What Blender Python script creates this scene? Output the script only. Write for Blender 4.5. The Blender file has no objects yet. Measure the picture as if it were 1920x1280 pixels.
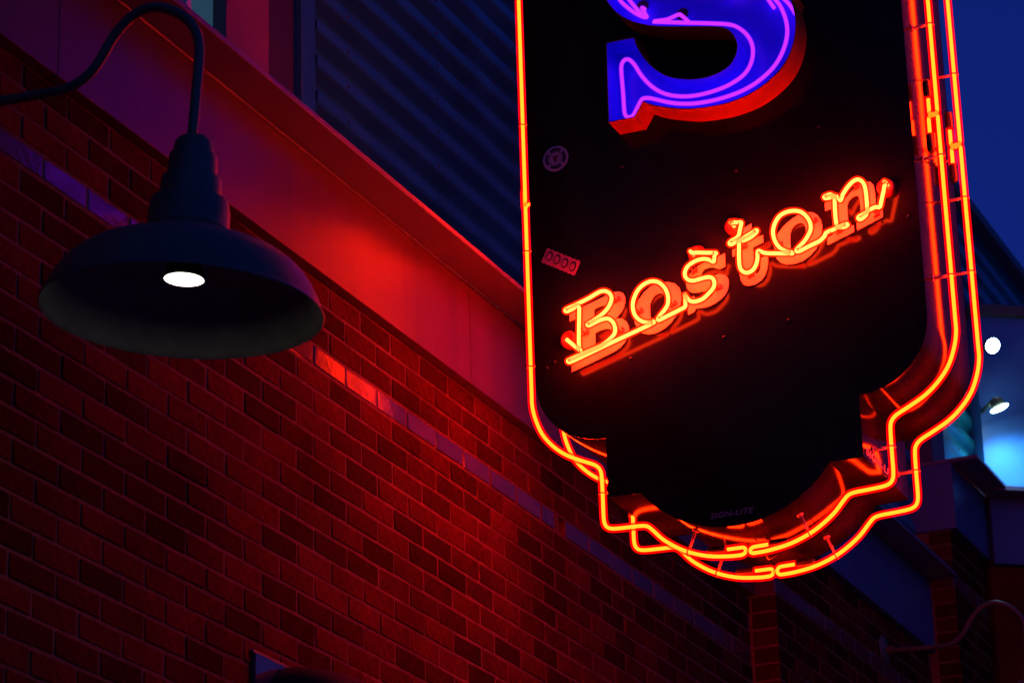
import bpy, bmesh, math, random
from mathutils import Vector, Matrix
from bpy_extras.object_utils import world_to_camera_view
random.seed(7)
sc = bpy.context.scene
COL = sc.collection

# ---------------------------------------------------------------- camera
cam_d = bpy.data.cameras.new('camera'); cam = bpy.data.objects.new('camera', cam_d); COL.objects.link(cam)
cam_d.sensor_width = 36; cam_d.lens = 108.6; cam_d.clip_end = 2000; cam_d.clip_start = .05
cam.matrix_world = Matrix(((0.91612, 0.16796, 0.36401, 3.66), (0.39986, -0.31758, -0.85980, 0.0),
                           (-0.02881, 0.93324, -0.35811, 1.6), (0, 0, 0, 1)))
cam_d.dof.use_dof = True; cam_d.dof.focus_distance = 9.1; cam_d.dof.aperture_fstop = 7.5
sc.camera = cam
sc.render.resolution_x = 1024; sc.render.resolution_y = 682
# ---------------------------------------------------------------- dusk sky, faint afterglow
w = bpy.data.worlds.new('World'); sc.world = w; w.use_nodes = True
wn = w.node_tree.nodes; wl = w.node_tree.links
bg = wn['Background']; sky = wn.new('ShaderNodeTexSky'); sky.sky_type = 'NISHITA'; sky.sun_disc = False
sky.sun_elevation = math.radians(3.0); sky.sun_rotation = math.radians(285); sky.altitude = 50
sky.air_density = 1.0; sky.dust_density = .4; sky.ozone_density = 4.0
tint = wn.new('ShaderNodeMix'); tint.data_type = 'RGBA'; tint.blend_type = 'MULTIPLY'; tint.inputs[0].default_value = 1
tint.inputs[7].default_value = (.17, .19, .95, 1)
wl.new(sky.outputs[0], tint.inputs[6]); wl.new(tint.outputs[2], bg.inputs[0]); bg.inputs[1].default_value = 0.15
sl = bpy.data.lights.new('afterglow', 'SUN'); sl.energy = 0.01; sl.angle = math.radians(20); sl.color = (.5, .65, 1)
so = bpy.data.objects.new('afterglow', sl); COL.objects.link(so); so.rotation_euler = (math.radians(70), 0, math.radians(20))
sc.view_settings.view_transform = 'Standard'; sc.view_settings.look = 'None'
sc.view_settings.exposure = 0; sc.view_settings.gamma = 1; sc.view_settings.use_curve_mapping = False
sc.render.engine = 'CYCLES'
sc.cycles.transparent_max_bounces = 24; sc.cycles.max_bounces = 6

# ---------------------------------------------------------------- measured outlines, metres in the sign plane
FRAME_HALF=[(0.665,4.8103),(0.6643,4.7733),(0.6552,4.7297),(0.6343,4.6781),(0.6011,4.6349),(0.5586,4.5995),(0.5047,4.5712),(0.4717,4.556),(0.4554,4.5417),(0.4492,4.5224),(0.4464,4.46),(0.4469,4.3873),(0.4441,4.3657),(0.4343,4.3524),(0.4141,4.3476),(0.362,4.3429),(0.3306,4.3432),(0.3092,4.3381),(0.2923,4.3217),(0.2581,4.2849),(0.1975,4.2458),(0.1271,4.2222),(0.0572,4.2116),(0.0162,4.2072),(-0.0243,4.2132)]
LETTERS={'B': [[(-0.4881,5.0064),(-0.3519,5.0459),(-0.3383,5.0482),(-0.3249,5.0462),(-0.3145,5.0402),(-0.3083,5.027),(-0.3083,5.0108),(-0.3124,4.9955),(-0.3211,4.981),(-0.3338,4.9686),(-0.3435,4.961),(-0.3314,4.961),(-0.3182,4.9572),(-0.3066,4.9463),(-0.3006,4.9318),(-0.3,4.9157),(-0.3048,4.898),(-0.3149,4.8812),(-0.3302,4.868),(-0.3466,4.8589),(-0.371,4.8513),(-0.4091,4.8395),(-0.488,4.8175),(-0.4875,4.8441),(-0.4665,4.8497),(-0.4639,4.9858),(-0.4891,4.9805)],[(-0.4081,5.0052),(-0.3912,5.0101),(-0.3749,5.0119),(-0.3616,5.0073),(-0.3612,4.9925),(-0.3682,4.979),(-0.382,4.9729),(-0.4098,4.9646)],[(-0.4075,4.9286),(-0.389,4.934),(-0.3728,4.9356),(-0.3595,4.9319),(-0.3519,4.9225),(-0.3511,4.909),(-0.3582,4.8996),(-0.3719,4.8941),(-0.4093,4.8861)]],'o': [[(-0.1643,5.0461),(-0.1474,5.0389),(-0.1349,5.0245),(-0.1299,5.0049),(-0.1311,4.9811),(-0.137,4.9582),(-0.1487,4.9365),(-0.1669,4.9159),(-0.1888,4.9014),(-0.2131,4.8925),(-0.2369,4.8928),(-0.2578,4.9006),(-0.2717,4.9164),(-0.2801,4.9366),(-0.2812,4.9582),(-0.2766,4.9841),(-0.2647,5.0086),(-0.2464,5.0293),(-0.2243,5.044),(-0.2,5.0501),(-0.1814,5.0493)],[(-0.1937,5.0168),(-0.1833,5.0122),(-0.1795,4.9981),(-0.1797,4.9768),(-0.1834,4.9562),(-0.1895,4.9413),(-0.2006,4.9301),(-0.2143,4.9219),(-0.2247,4.9252),(-0.2293,4.9406),(-0.2309,4.9623),(-0.2304,4.9835),(-0.2252,4.9986),(-0.2152,5.0115),(-0.2043,5.0169)]],'s': [[(0.0139,5.1052),(0.0133,5.0631),(-0.0041,5.0571),(-0.0271,5.0687),(-0.0428,5.0685),(-0.0562,5.0644),(-0.0626,5.0549),(-0.06,5.0437),(-0.0312,5.0409),(-0.0049,5.0421),(0.0105,5.037),(0.0191,5.0261),(0.0213,5.011),(0.0185,4.993),(0.0097,4.9761),(-0.0041,4.9628),(-0.023,4.953),(-0.0443,4.9464),(-0.0653,4.945),(-0.0862,4.9475),(-0.0907,4.9377),(-0.1107,4.9316),(-0.1102,4.9825),(-0.0894,4.9872),(-0.0832,4.9788),(-0.0744,4.9719),(-0.0562,4.9685),(-0.0429,4.9713),(-0.032,4.9786),(-0.0276,4.9884),(-0.0362,4.9974),(-0.052,4.9977),(-0.0731,4.9969),(-0.0914,4.9982),(-0.1029,5.0051),(-0.1102,5.0172),(-0.1121,5.0309),(-0.1095,5.0464),(-0.0987,5.0604),(-0.0848,5.0725),(-0.0685,5.082),(-0.047,5.0894),(-0.0257,5.0933),(-0.0078,5.0926),(-0.007,5.0986)]],'t': [[(0.0741,5.1727),(0.1025,5.1828),(0.1011,5.1324),(0.1352,5.1402),(0.1356,5.1173),(0.1031,5.1068),(0.1012,5.0365),(0.1035,5.0241),(0.1115,5.0214),(0.119,5.0283),(0.1226,5.0419),(0.1242,5.0679),(0.1462,5.0732),(0.1462,5.0541),(0.1425,5.031),(0.1343,5.0111),(0.1217,4.9968),(0.1026,4.9885),(0.0815,4.9877),(0.0678,4.9939),(0.0593,5.0086),(0.0568,5.0258),(0.0596,5.0948),(0.0374,5.089),(0.0382,5.1109),(0.061,5.1186),(0.0649,5.1238),(0.07,5.1313)]],'o2': [[(0.2802,5.1841),(0.2939,5.1809),(0.3071,5.1699),(0.3153,5.1551),(0.3186,5.1353),(0.3155,5.1072),(0.3082,5.0848),(0.2953,5.0635),(0.2756,5.0459),(0.2518,5.0339),(0.226,5.0298),(0.203,5.0325),(0.1851,5.0419),(0.1743,5.0559),(0.1684,5.0737),(0.1678,5.093),(0.1736,5.1183),(0.1841,5.1378),(0.2016,5.156),(0.2235,5.1709),(0.2475,5.1818),(0.2663,5.1852)],[(0.2551,5.1555),(0.2652,5.1494),(0.2689,5.1355),(0.2691,5.1139),(0.2661,5.093),(0.2568,5.0757),(0.2423,5.0655),(0.2304,5.0618),(0.2214,5.0659),(0.2182,5.0808),(0.218,5.1024),(0.2195,5.1261),(0.2239,5.1396),(0.2339,5.1508),(0.2447,5.1559)]],'n': [[(0.3314,5.2022),(0.3954,5.22),(0.3961,5.2043),(0.4066,5.2158),(0.4189,5.2273),(0.4335,5.2387),(0.45,5.2438),(0.4638,5.245),(0.475,5.2418),(0.4833,5.2298),(0.4854,5.2114),(0.4859,5.1874),(0.4835,5.1402),(0.5044,5.1455),(0.504,5.1242),(0.4238,5.0978),(0.4239,5.1211),(0.4372,5.1251),(0.4385,5.1491),(0.4391,5.1729),(0.4385,5.1969),(0.4335,5.2063),(0.4256,5.2079),(0.415,5.2041),(0.4039,5.1943),(0.3991,5.1809),(0.3988,5.1547),(0.3979,5.1124),(0.4145,5.117),(0.4135,5.0946),(0.332,5.0696),(0.3317,5.0928),(0.35,5.098),(0.3523,5.1639),(0.351,5.1786),(0.3478,5.1816),(0.3314,5.1782)]]}
SCRIPT=[[(-0.4818,4.9047),(-0.465,4.8875),(-0.4469,4.8691),(-0.4353,4.8575),(-0.441,4.8686),(-0.4424,4.8874),(-0.4404,4.9297),(-0.4376,4.98),(-0.4372,4.9992),(-0.4429,5.003),(-0.458,4.9977),(-0.4758,4.9929),(-0.4819,4.9957),(-0.4795,5.0006),(-0.4522,5.0082),(-0.4112,5.0202),(-0.3729,5.035),(-0.3568,5.0368),(-0.341,5.029),(-0.3323,5.014),(-0.3343,4.9983),(-0.3458,4.9791),(-0.3653,4.9627),(-0.3899,4.9498),(-0.409,4.9421),(-0.4132,4.9386),(-0.4066,4.9355),(-0.3849,4.9422),(-0.3632,4.9471),(-0.3446,4.9453),(-0.3305,4.931),(-0.3247,4.9113),(-0.3287,4.8935),(-0.3448,4.8791),(-0.3666,4.8672),(-0.4099,4.8551),(-0.4587,4.8425),(-0.4763,4.8377),(-0.4799,4.8352),(-0.4758,4.8307),(-0.459,4.8336),(-0.4102,4.8477),(-0.3238,4.8724),(-0.2566,4.891),(-0.2164,4.9022),(-0.2016,4.9074),(-0.1997,4.9097),(-0.1999,4.9103),(-0.2038,4.911),(-0.2197,4.9097),(-0.2379,4.9172),(-0.2532,4.9306),(-0.2629,4.9483),(-0.2658,4.9728),(-0.2608,4.9959),(-0.2463,5.0198),(-0.2271,5.0336),(-0.2056,5.0389),(-0.1846,5.0336),(-0.1694,5.0201),(-0.1584,5.002),(-0.153,4.9784),(-0.1554,4.9576),(-0.164,4.9434),(-0.1793,4.9276),(-0.1882,4.9174),(-0.1892,4.9131),(-0.184,4.9121),(-0.1586,4.9199),(-0.1266,4.9298),(-0.1031,4.9379),(-0.1003,4.9448),(-0.0998,4.9658),(-0.1012,4.9788),(-0.0968,4.9719),(-0.0884,4.9571),(-0.0757,4.95),(-0.0627,4.9497),(-0.0441,4.9541),(-0.0251,4.9678),(-0.0114,4.981),(-0.0066,4.996),(-0.011,5.0114),(-0.0249,5.0185),(-0.0485,5.0177),(-0.0696,5.0158),(-0.0851,5.0201),(-0.095,5.0313),(-0.097,5.045),(-0.0909,5.0598),(-0.0772,5.0705),(-0.0584,5.0776),(-0.0374,5.0788),(-0.0194,5.0727),(-0.0063,5.0635),(-0.0038,5.0697),(-0.0009,5.0838),(0.0046,5.0889),(-0.0,5.0908),(-0.0233,5.0956),(-0.0597,5.1034),(-0.0675,5.1039),(-0.0781,5.1125)],[(0.0529,5.1804),(0.0593,5.1715),(0.0533,5.1782),(0.0585,5.1781),(0.0747,5.1735),(0.0875,5.1714),(0.0858,5.1626),(0.0813,5.1467),(0.0775,5.1325),(0.0695,5.125),(0.0527,5.1182),(0.0473,5.1137),(0.0486,5.1087),(0.0569,5.1087),(0.0903,5.1204),(0.1191,5.1321),(0.1323,5.1379),(0.1342,5.1344),(0.1294,5.1281),(0.1136,5.1183),(0.0946,5.1129),(0.0817,5.1125),(0.0769,5.1068),(0.0758,5.0926),(0.0736,5.0548),(0.0756,5.0282),(0.0864,5.0131),(0.1001,5.0093),(0.1144,5.0149),(0.1245,5.0284),(0.1302,5.0463),(0.1319,5.0662),(0.1352,5.0711),(0.1432,5.0676),(0.1521,5.0616),(0.1704,5.0564),(0.2069,5.0491),(0.2366,5.0429),(0.2394,5.0447),(0.2323,5.0485),(0.221,5.0526),(0.2034,5.0655),(0.1907,5.0846),(0.184,5.1074),(0.1841,5.1288),(0.1925,5.1511),(0.2075,5.1685),(0.2289,5.1762),(0.2521,5.1757),(0.2724,5.1676),(0.2875,5.1514),(0.2976,5.1303),(0.2985,5.1087),(0.2904,5.0913),(0.2754,5.0729),(0.2559,5.0565),(0.2497,5.0499),(0.2529,5.0464),(0.2621,5.0465),(0.2809,5.0528),(0.3044,5.0601),(0.3231,5.0659),(0.3389,5.0782),(0.3441,5.0874),(0.3593,5.092),(0.361,5.0916),(0.375,5.096),(0.3936,5.1013),(0.4085,5.1024),(0.4108,5.0991),(0.4023,5.0953),(0.3898,5.0954),(0.381,5.0995),(0.3776,5.1068),(0.3761,5.1285),(0.3761,5.1618),(0.377,5.1902),(0.3731,5.2001),(0.3642,5.2052),(0.3514,5.203),(0.346,5.2003),(0.3498,5.1957),(0.3635,5.1949),(0.3797,5.1964),(0.3873,5.1905),(0.3935,5.1802),(0.3977,5.1849),(0.4013,5.1949),(0.4153,5.2135),(0.4324,5.2292),(0.4488,5.2354),(0.462,5.2279),(0.47,5.212),(0.4727,5.1876),(0.4731,5.1614),(0.473,5.1377),(0.471,5.1238),(0.4605,5.1136),(0.4488,5.1088),(0.4437,5.1139),(0.4473,5.1191),(0.4566,5.1224),(0.4778,5.132),(0.4964,5.1382),(0.5086,5.1353),(0.5128,5.1392),(0.5183,5.1594),(0.5258,5.1839),(0.5323,5.2093),(0.5354,5.2058),(0.5285,5.215)]]
DISCS=[(-0.4909,4.9186),(-0.0698,5.1158),(0.0494,5.1823),(0.5225,5.2119)]
CLIPS=[(-0.4377,4.93),(-0.333,5.0168),(-0.3254,4.9163),(-0.2616,4.9661),(-0.1536,4.9693),(-0.0827,5.0627),(-0.0101,4.9957),(0.0759,5.1109),(0.0926,5.0166),(0.2963,5.1481),(0.186,5.0943),(0.4317,5.2295),(0.3711,5.1029),(0.4875,5.1323)]
S_OUT=[(-0.2916,5.9732),(-0.2768,5.9452),(-0.2544,5.9154),(-0.2203,5.8862),(-0.1802,5.8636),(-0.1343,5.8451),(-0.0767,5.8308),(0.0034,5.8125),(0.0715,5.7951),(0.0937,5.7822),(0.1097,5.7624),(0.1196,5.7362),(0.1199,5.7122),(0.111,5.6873),(0.0926,5.6647),(0.0633,5.6503),(0.0229,5.6426),(-0.0228,5.6455),(-0.0682,5.6573),(-0.1077,5.6762),(-0.1411,5.7046),(-0.174,5.7481),(-0.1953,5.7922),(-0.2042,5.8264),(-0.2978,5.8275),(-0.3011,5.5596),(-0.2149,5.5591),(-0.1866,5.6037),(-0.1528,5.5845),(-0.0961,5.5633),(-0.0394,5.5481),(0.0174,5.5418),(0.0742,5.5413),(0.1313,5.5496),(0.1832,5.5677),(0.2299,5.5957),(0.2657,5.6291),(0.2909,5.6708),(0.3064,5.7206),(0.3111,5.7671),(0.3066,5.8099),(0.3014,5.8351)]
S_MID=(0.0089,5.9154)
S_TUBES=[[(-0.0605,5.8882),(-0.0731,5.8929),(-0.1086,5.8852),(-0.1437,5.8872),(-0.1555,5.8874),(-0.1381,5.8822),(-0.0572,5.8612),(0.0458,5.8346),(0.0967,5.8175),(0.1295,5.7901),(0.1503,5.7553),(0.1567,5.7179),(0.1487,5.6808),(0.1299,5.6522),(0.1032,5.6343),(0.0624,5.6194),(0.0046,5.6112),(-0.0529,5.6129),(-0.1042,5.6259),(-0.1438,5.6465),(-0.1773,5.6779),(-0.2047,5.7172),(-0.2235,5.7547),(-0.2401,5.7766),(-0.2547,5.7799),(-0.2659,5.7671),(-0.2682,5.7433),(-0.2656,5.6701),(-0.2639,5.6034),(-0.2547,5.5864),(-0.237,5.5887),(-0.2213,5.6123),(-0.2056,5.6359),(-0.1852,5.6357),(-0.168,5.629),(-0.1112,5.6035),(-0.0542,5.5881),(0.0031,5.5829),(0.0605,5.5853),(0.118,5.5953),(0.1704,5.6165),(0.2178,5.6506),(0.2489,5.6942),(0.2662,5.744),(0.2664,5.7918),(0.2526,5.8431),(0.2373,5.8708),(0.2112,5.9102)],[(-0.1991,5.9614),(-0.1885,5.9361),(-0.1789,5.9137),(-0.1769,5.9071),(-0.1896,5.9118),(-0.2182,5.9338),(-0.2577,5.9787),(-0.2796,6.0222)]]
S_HOLES=[(-0.2059,5.9731),(-0.0775,5.9163)]
ARM=[(0.602,4.4918),(0.6118,4.6006),(0.6175,4.7181),(0.5856,4.784),(0.5165,4.8295),(0.4529,4.828),(0.3994,4.7862),(0.3452,4.7123),(0.283,4.6804),(0.1815,4.6811),(0.096,4.6862),(0.0065,4.6947)]
SCREWS=[(-0.3002,4.8298),(-0.0047,4.8443),(-0.3013,5.4549),(0.0622,5.3658),(0.3277,5.4533),(-0.5717,4.8471),(-0.545,4.8629),(0.5794,5.1154),(0.1946,4.8617),(-0.2397,4.9583)]

YS = 8.05; CX = 0.934; DEPTH = 0.45

# ---------------------------------------------------------------- materials
def mat(name, color, rough=.5, metal=0, spec=.5, ior=1.5, noise=None, bump=None, vary=0, stain_sheen=None, coat=0, coat_rough=.1):
    m = bpy.data.materials.new(name); m.use_nodes = True
    n = m.node_tree.nodes; l = m.node_tree.links; b = n['Principled BSDF']
    b.inputs['Base Color'].default_value = (*color, 1); b.inputs['Roughness'].default_value = rough
    b.inputs['Metallic'].default_value = metal; b.inputs['Specular IOR Level'].default_value = spec
    b.inputs['IOR'].default_value = ior
    b.inputs['Coat Weight'].default_value = coat; b.inputs['Coat Roughness'].default_value = coat_rough
    tc = n.new('ShaderNodeTexCoord')
    last = None
    if noise:
        scale, amt = noise
        nz = n.new('ShaderNodeTexNoise'); nz.inputs['Scale'].default_value = scale; nz.inputs['Detail'].default_value = 6
        nz.inputs['Roughness'].default_value = .65
        l.new(tc.outputs['Object'], nz.inputs['Vector'])
        mr = n.new('ShaderNodeMapRange'); mr.inputs[1].default_value = .25; mr.inputs[2].default_value = .75
        mr.inputs[3].default_value = 1 - amt; mr.inputs[4].default_value = 1 + amt
        l.new(nz.outputs[0], mr.inputs[0]); last = mr.outputs[0]
        rr = n.new('ShaderNodeMapRange'); rr.inputs[1].default_value = .2; rr.inputs[2].default_value = .8
        rr.inputs[3].default_value = max(.02, rough*.8); rr.inputs[4].default_value = min(1, rough*1.25)
        l.new(nz.outputs[0], rr.inputs[0]); l.new(rr.outputs[0], b.inputs['Roughness'])
    if vary:
        oi = n.new('ShaderNodeObjectInfo'); ge = n.new('ShaderNodeNewGeometry')
        ad = n.new('ShaderNodeMath'); ad.operation = 'ADD'; l.new(oi.outputs['Random'], ad.inputs[0]); l.new(ge.outputs['Random Per Island'], ad.inputs[1])
        fr = n.new('ShaderNodeMath'); fr.operation = 'FRACT'; l.new(ad.outputs[0], fr.inputs[0])
        mv = n.new('ShaderNodeMapRange'); mv.inputs[3].default_value = 1 - vary; mv.inputs[4].default_value = 1 + vary
        l.new(fr.outputs[0], mv.inputs[0])
        if last:
            mu = n.new('ShaderNodeMath'); mu.operation = 'MULTIPLY'; l.new(last, mu.inputs[0]); l.new(mv.outputs[0], mu.inputs[1]); last = mu.outputs[0]
        else: last = mv.outputs[0]
    if stain_sheen:                                     # broad weathering over the wall; on the fascia, reflection streaks painted in
        gp = n.new('ShaderNodeNewGeometry'); mp = n.new('ShaderNodeMapping'); mp.inputs['Scale'].default_value = stain_sheen[0]
        l.new(gp.outputs['Position'], mp.inputs[0]); ns = n.new('ShaderNodeTexNoise'); ns.inputs['Scale'].default_value = 1; ns.inputs['Detail'].default_value = 5
        l.new(mp.outputs[0], ns.inputs['Vector'])
        ms = n.new('ShaderNodeMapRange'); ms.inputs[1].default_value = .3; ms.inputs[2].default_value = .7; ms.inputs[3].default_value = 1-stain_sheen[1]; ms.inputs[4].default_value = 1+stain_sheen[1]*.6
        l.new(ns.outputs[0], ms.inputs[0])
        if last:
            m2 = n.new('ShaderNodeMath'); m2.operation = 'MULTIPLY'; l.new(last, m2.inputs[0]); l.new(ms.outputs[0], m2.inputs[1]); last = m2.outputs[0]
        else: last = ms.outputs[0]
    if last:
        vm = n.new('ShaderNodeVectorMath'); vm.operation = 'SCALE'; vm.inputs[0].default_value = color
        l.new(last, vm.inputs['Scale']); l.new(vm.outputs[0], b.inputs['Base Color'])
    if bump:
        scale, st, dist = bump
        nb = n.new('ShaderNodeTexNoise'); nb.inputs['Scale'].default_value = scale; nb.inputs['Detail'].default_value = 5
        l.new(tc.outputs['Object'], nb.inputs['Vector'])
        bp = n.new('ShaderNodeBump'); bp.inputs['Strength'].default_value = st; bp.inputs['Distance'].default_value = dist
        l.new(nb.outputs[0], bp.inputs['Height']); l.new(bp.outputs[0], b.inputs['Normal'])
    return m
def glow(name, color, strength):
    m = bpy.data.materials.new(name); m.use_nodes = True; n = m.node_tree.nodes; l = m.node_tree.links
    n.remove(n['Principled BSDF']); e = n.new('ShaderNodeEmission'); e.inputs[0].default_value = (*color, 1); e.inputs[1].default_value = strength
    l.new(e.outputs[0], n['Material Output'].inputs[0]); return m
def bloom_glass(name, color, strength):            # clear glowing tube glass, widened on red and orange to imitate bloom
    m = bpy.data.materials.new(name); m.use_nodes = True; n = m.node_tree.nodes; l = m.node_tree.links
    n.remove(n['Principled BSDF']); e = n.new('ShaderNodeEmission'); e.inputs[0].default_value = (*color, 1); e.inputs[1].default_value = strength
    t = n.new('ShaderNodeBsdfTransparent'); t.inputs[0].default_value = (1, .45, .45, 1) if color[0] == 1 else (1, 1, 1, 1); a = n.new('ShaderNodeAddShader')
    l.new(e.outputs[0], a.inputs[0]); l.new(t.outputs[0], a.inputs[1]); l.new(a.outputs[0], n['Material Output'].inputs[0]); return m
M = {}
M['red_core'] = glow('red neon discharge', (1, .029, .0013), 57)
M['red_bloom'] = bloom_glass('red neon bloom', (1, .0, .0), .8)  # bloom around the core, built as a red emissive shell
M['script_core'] = glow('orange neon discharge', (1, .060, .010), 45)
M['script_bloom'] = bloom_glass('orange neon bloom', (1, .02, .0), .6)  # bloom of the script tube, likewise a glowing shell
M['blue_core'] = glow('violet neon discharge', (.20, .010, 1), 3.1)
M['blue_glass'] = bloom_glass('violet neon glass', (.5, .02, 1), .18)
M['black_paint'] = mat('black sign enamel', (.018, .008, .010), .13, ior=1.27, noise=(6, .25), bump=(160, .06, .001))
M['side_metal'] = mat('dark glossy sign metal', (.016, .009, .02), .07, ior=1.14, noise=(5, .3), bump=(2.5, .06, .01))
M['letter_paint'] = mat('cream letter paint', (.95, .66, .42), .5, noise=(30, .08))
M['letter_edge'] = mat('letter edge paint', (.6, .1, .05), .4)
M['disc_red'] = mat('electrode housing', (.55, .05, .04), .25)
M['s_inside'] = mat('blue letter interior', (.06, .045, .8), .35, noise=(14, .12))
M['s_outside'] = mat('orange letter return', (.95, .12, .04), .4, noise=(20, .1))
M['boot'] = mat('electrode rubber boot', (.02, .015, .015), .45)
M['support'] = mat('glass tube support', (.5, .4, .4), .15, spec=.6)
M['screw'] = mat('screw head', (.09, .06, .06), .4, metal=.6)
M['print_grey'] = mat('dull grey lettering', (.32, .28, .36), .5)
M['print_red'] = mat('pale lettering', (.7, .6, .6), .5)
M['brick'] = mat('red brick', (.15, .018, .010), .95, spec=.02, noise=(38, .4), bump=(120, .6, .004), vary=.5, stain_sheen=((2.2, 2.2, 2.2), .4))
M['glazed'] = mat('glazed brick', (.16, .05, .06), .12, spec=.65, noise=(12, .15), bump=(45, .35, .0025), vary=.2)
M['mortar'] = mat('pale mortar', (.32, .12, .07), .95, spec=.02, stain_sheen=((2.0, 2.0, 2.0), .35), noise=(25, .3), bump=(150, .6, .003))
M['fascia'] = mat('neon tinted grey metal', (.22, .055, .055), .36, stain_sheen=((1, 7, .35), .22))  # grey metal; neon wash and streak reflections are mixed into its colour
M['fascia_slate'] = mat('slate blue painted metal', (.10, .16, .30), .36, stain_sheen=((1, 7, .35), .22))  # fascia away from the red wash; reflection streaks painted in too
M['cornice'] = mat('painted cornice metal', (.20, .14, .20), .4, noise=(3, .12))
M['cladding'] = mat('blue grey painted corrugated steel', (.02, .42, .48), .36, spec=.5, noise=(4, .18), stain_sheen=((1, 3, 1), .25))
M['panel'] = mat('grey metal wall panel', (.11, .07, .11), .5, noise=(3, .12))
M['lit_window'] = glow('frosted lit window', (.2, .56, 1), .085)
M['blue_panel'] = mat('blue painted wall panel', (.08, .26, .62), .35, noise=(5, .15))
M['frame'] = mat('window frame paint', (.75, .75, .78), .4)
M['window'] = mat('window glass', (.10, .11, .13), .04, metal=.35, spec=.9, coat=1, coat_rough=.02)
M['dark'] = mat('black canvas', (.006, .006, .007), .8, bump=(60, .3, .003))
M['lamp_paint'] = mat('dark lamp enamel', (.11, .14, .09), .40, noise=(9, .25), bump=(30, .15, .002))
M['dark_panel'] = mat('dark recess panel', (.06, .035, .05), .5, noise=(3, .12))
M['lamp_inside'] = mat('dusty lamp interior', (.26, .26, .22), .7, noise=(16, .3))
M['bulb'] = glow('lamp lens', (1, .93, .80), 7.5)
M['bulb_body'] = mat('lamp body', (.05, .05, .05), .6)
M['flood'] = glow('floodlight lens', (.62, .9, 1), 25)
M['asphalt'] = mat('asphalt', (.05, .05, .052), .85, noise=(20, .4), bump=(80, .6, .01))
M['concrete'] = mat('concrete pavement', (.28, .27, .26), .8, noise=(6, .25), bump=(60, .4, .004))
M['kerb'] = mat('granite kerb', (.3, .29, .29), .7, noise=(20, .3))
M['line'] = mat('road paint', (.7, .68, .6), .6, noise=(15, .2))
M['sticker_white'] = mat('pale sticker vinyl', (.65, .6, .7), .5, noise=(40, .1))
M['sticker_ink'] = mat('sticker ink', (.05, .04, .07), .5)
M['sticker_pink'] = mat('pink paper sticker', (.75, .22, .28), .6, noise=(60, .2))
M['sticker_red'] = mat('red sticker ink', (.25, .01, .01), .5)

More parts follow.
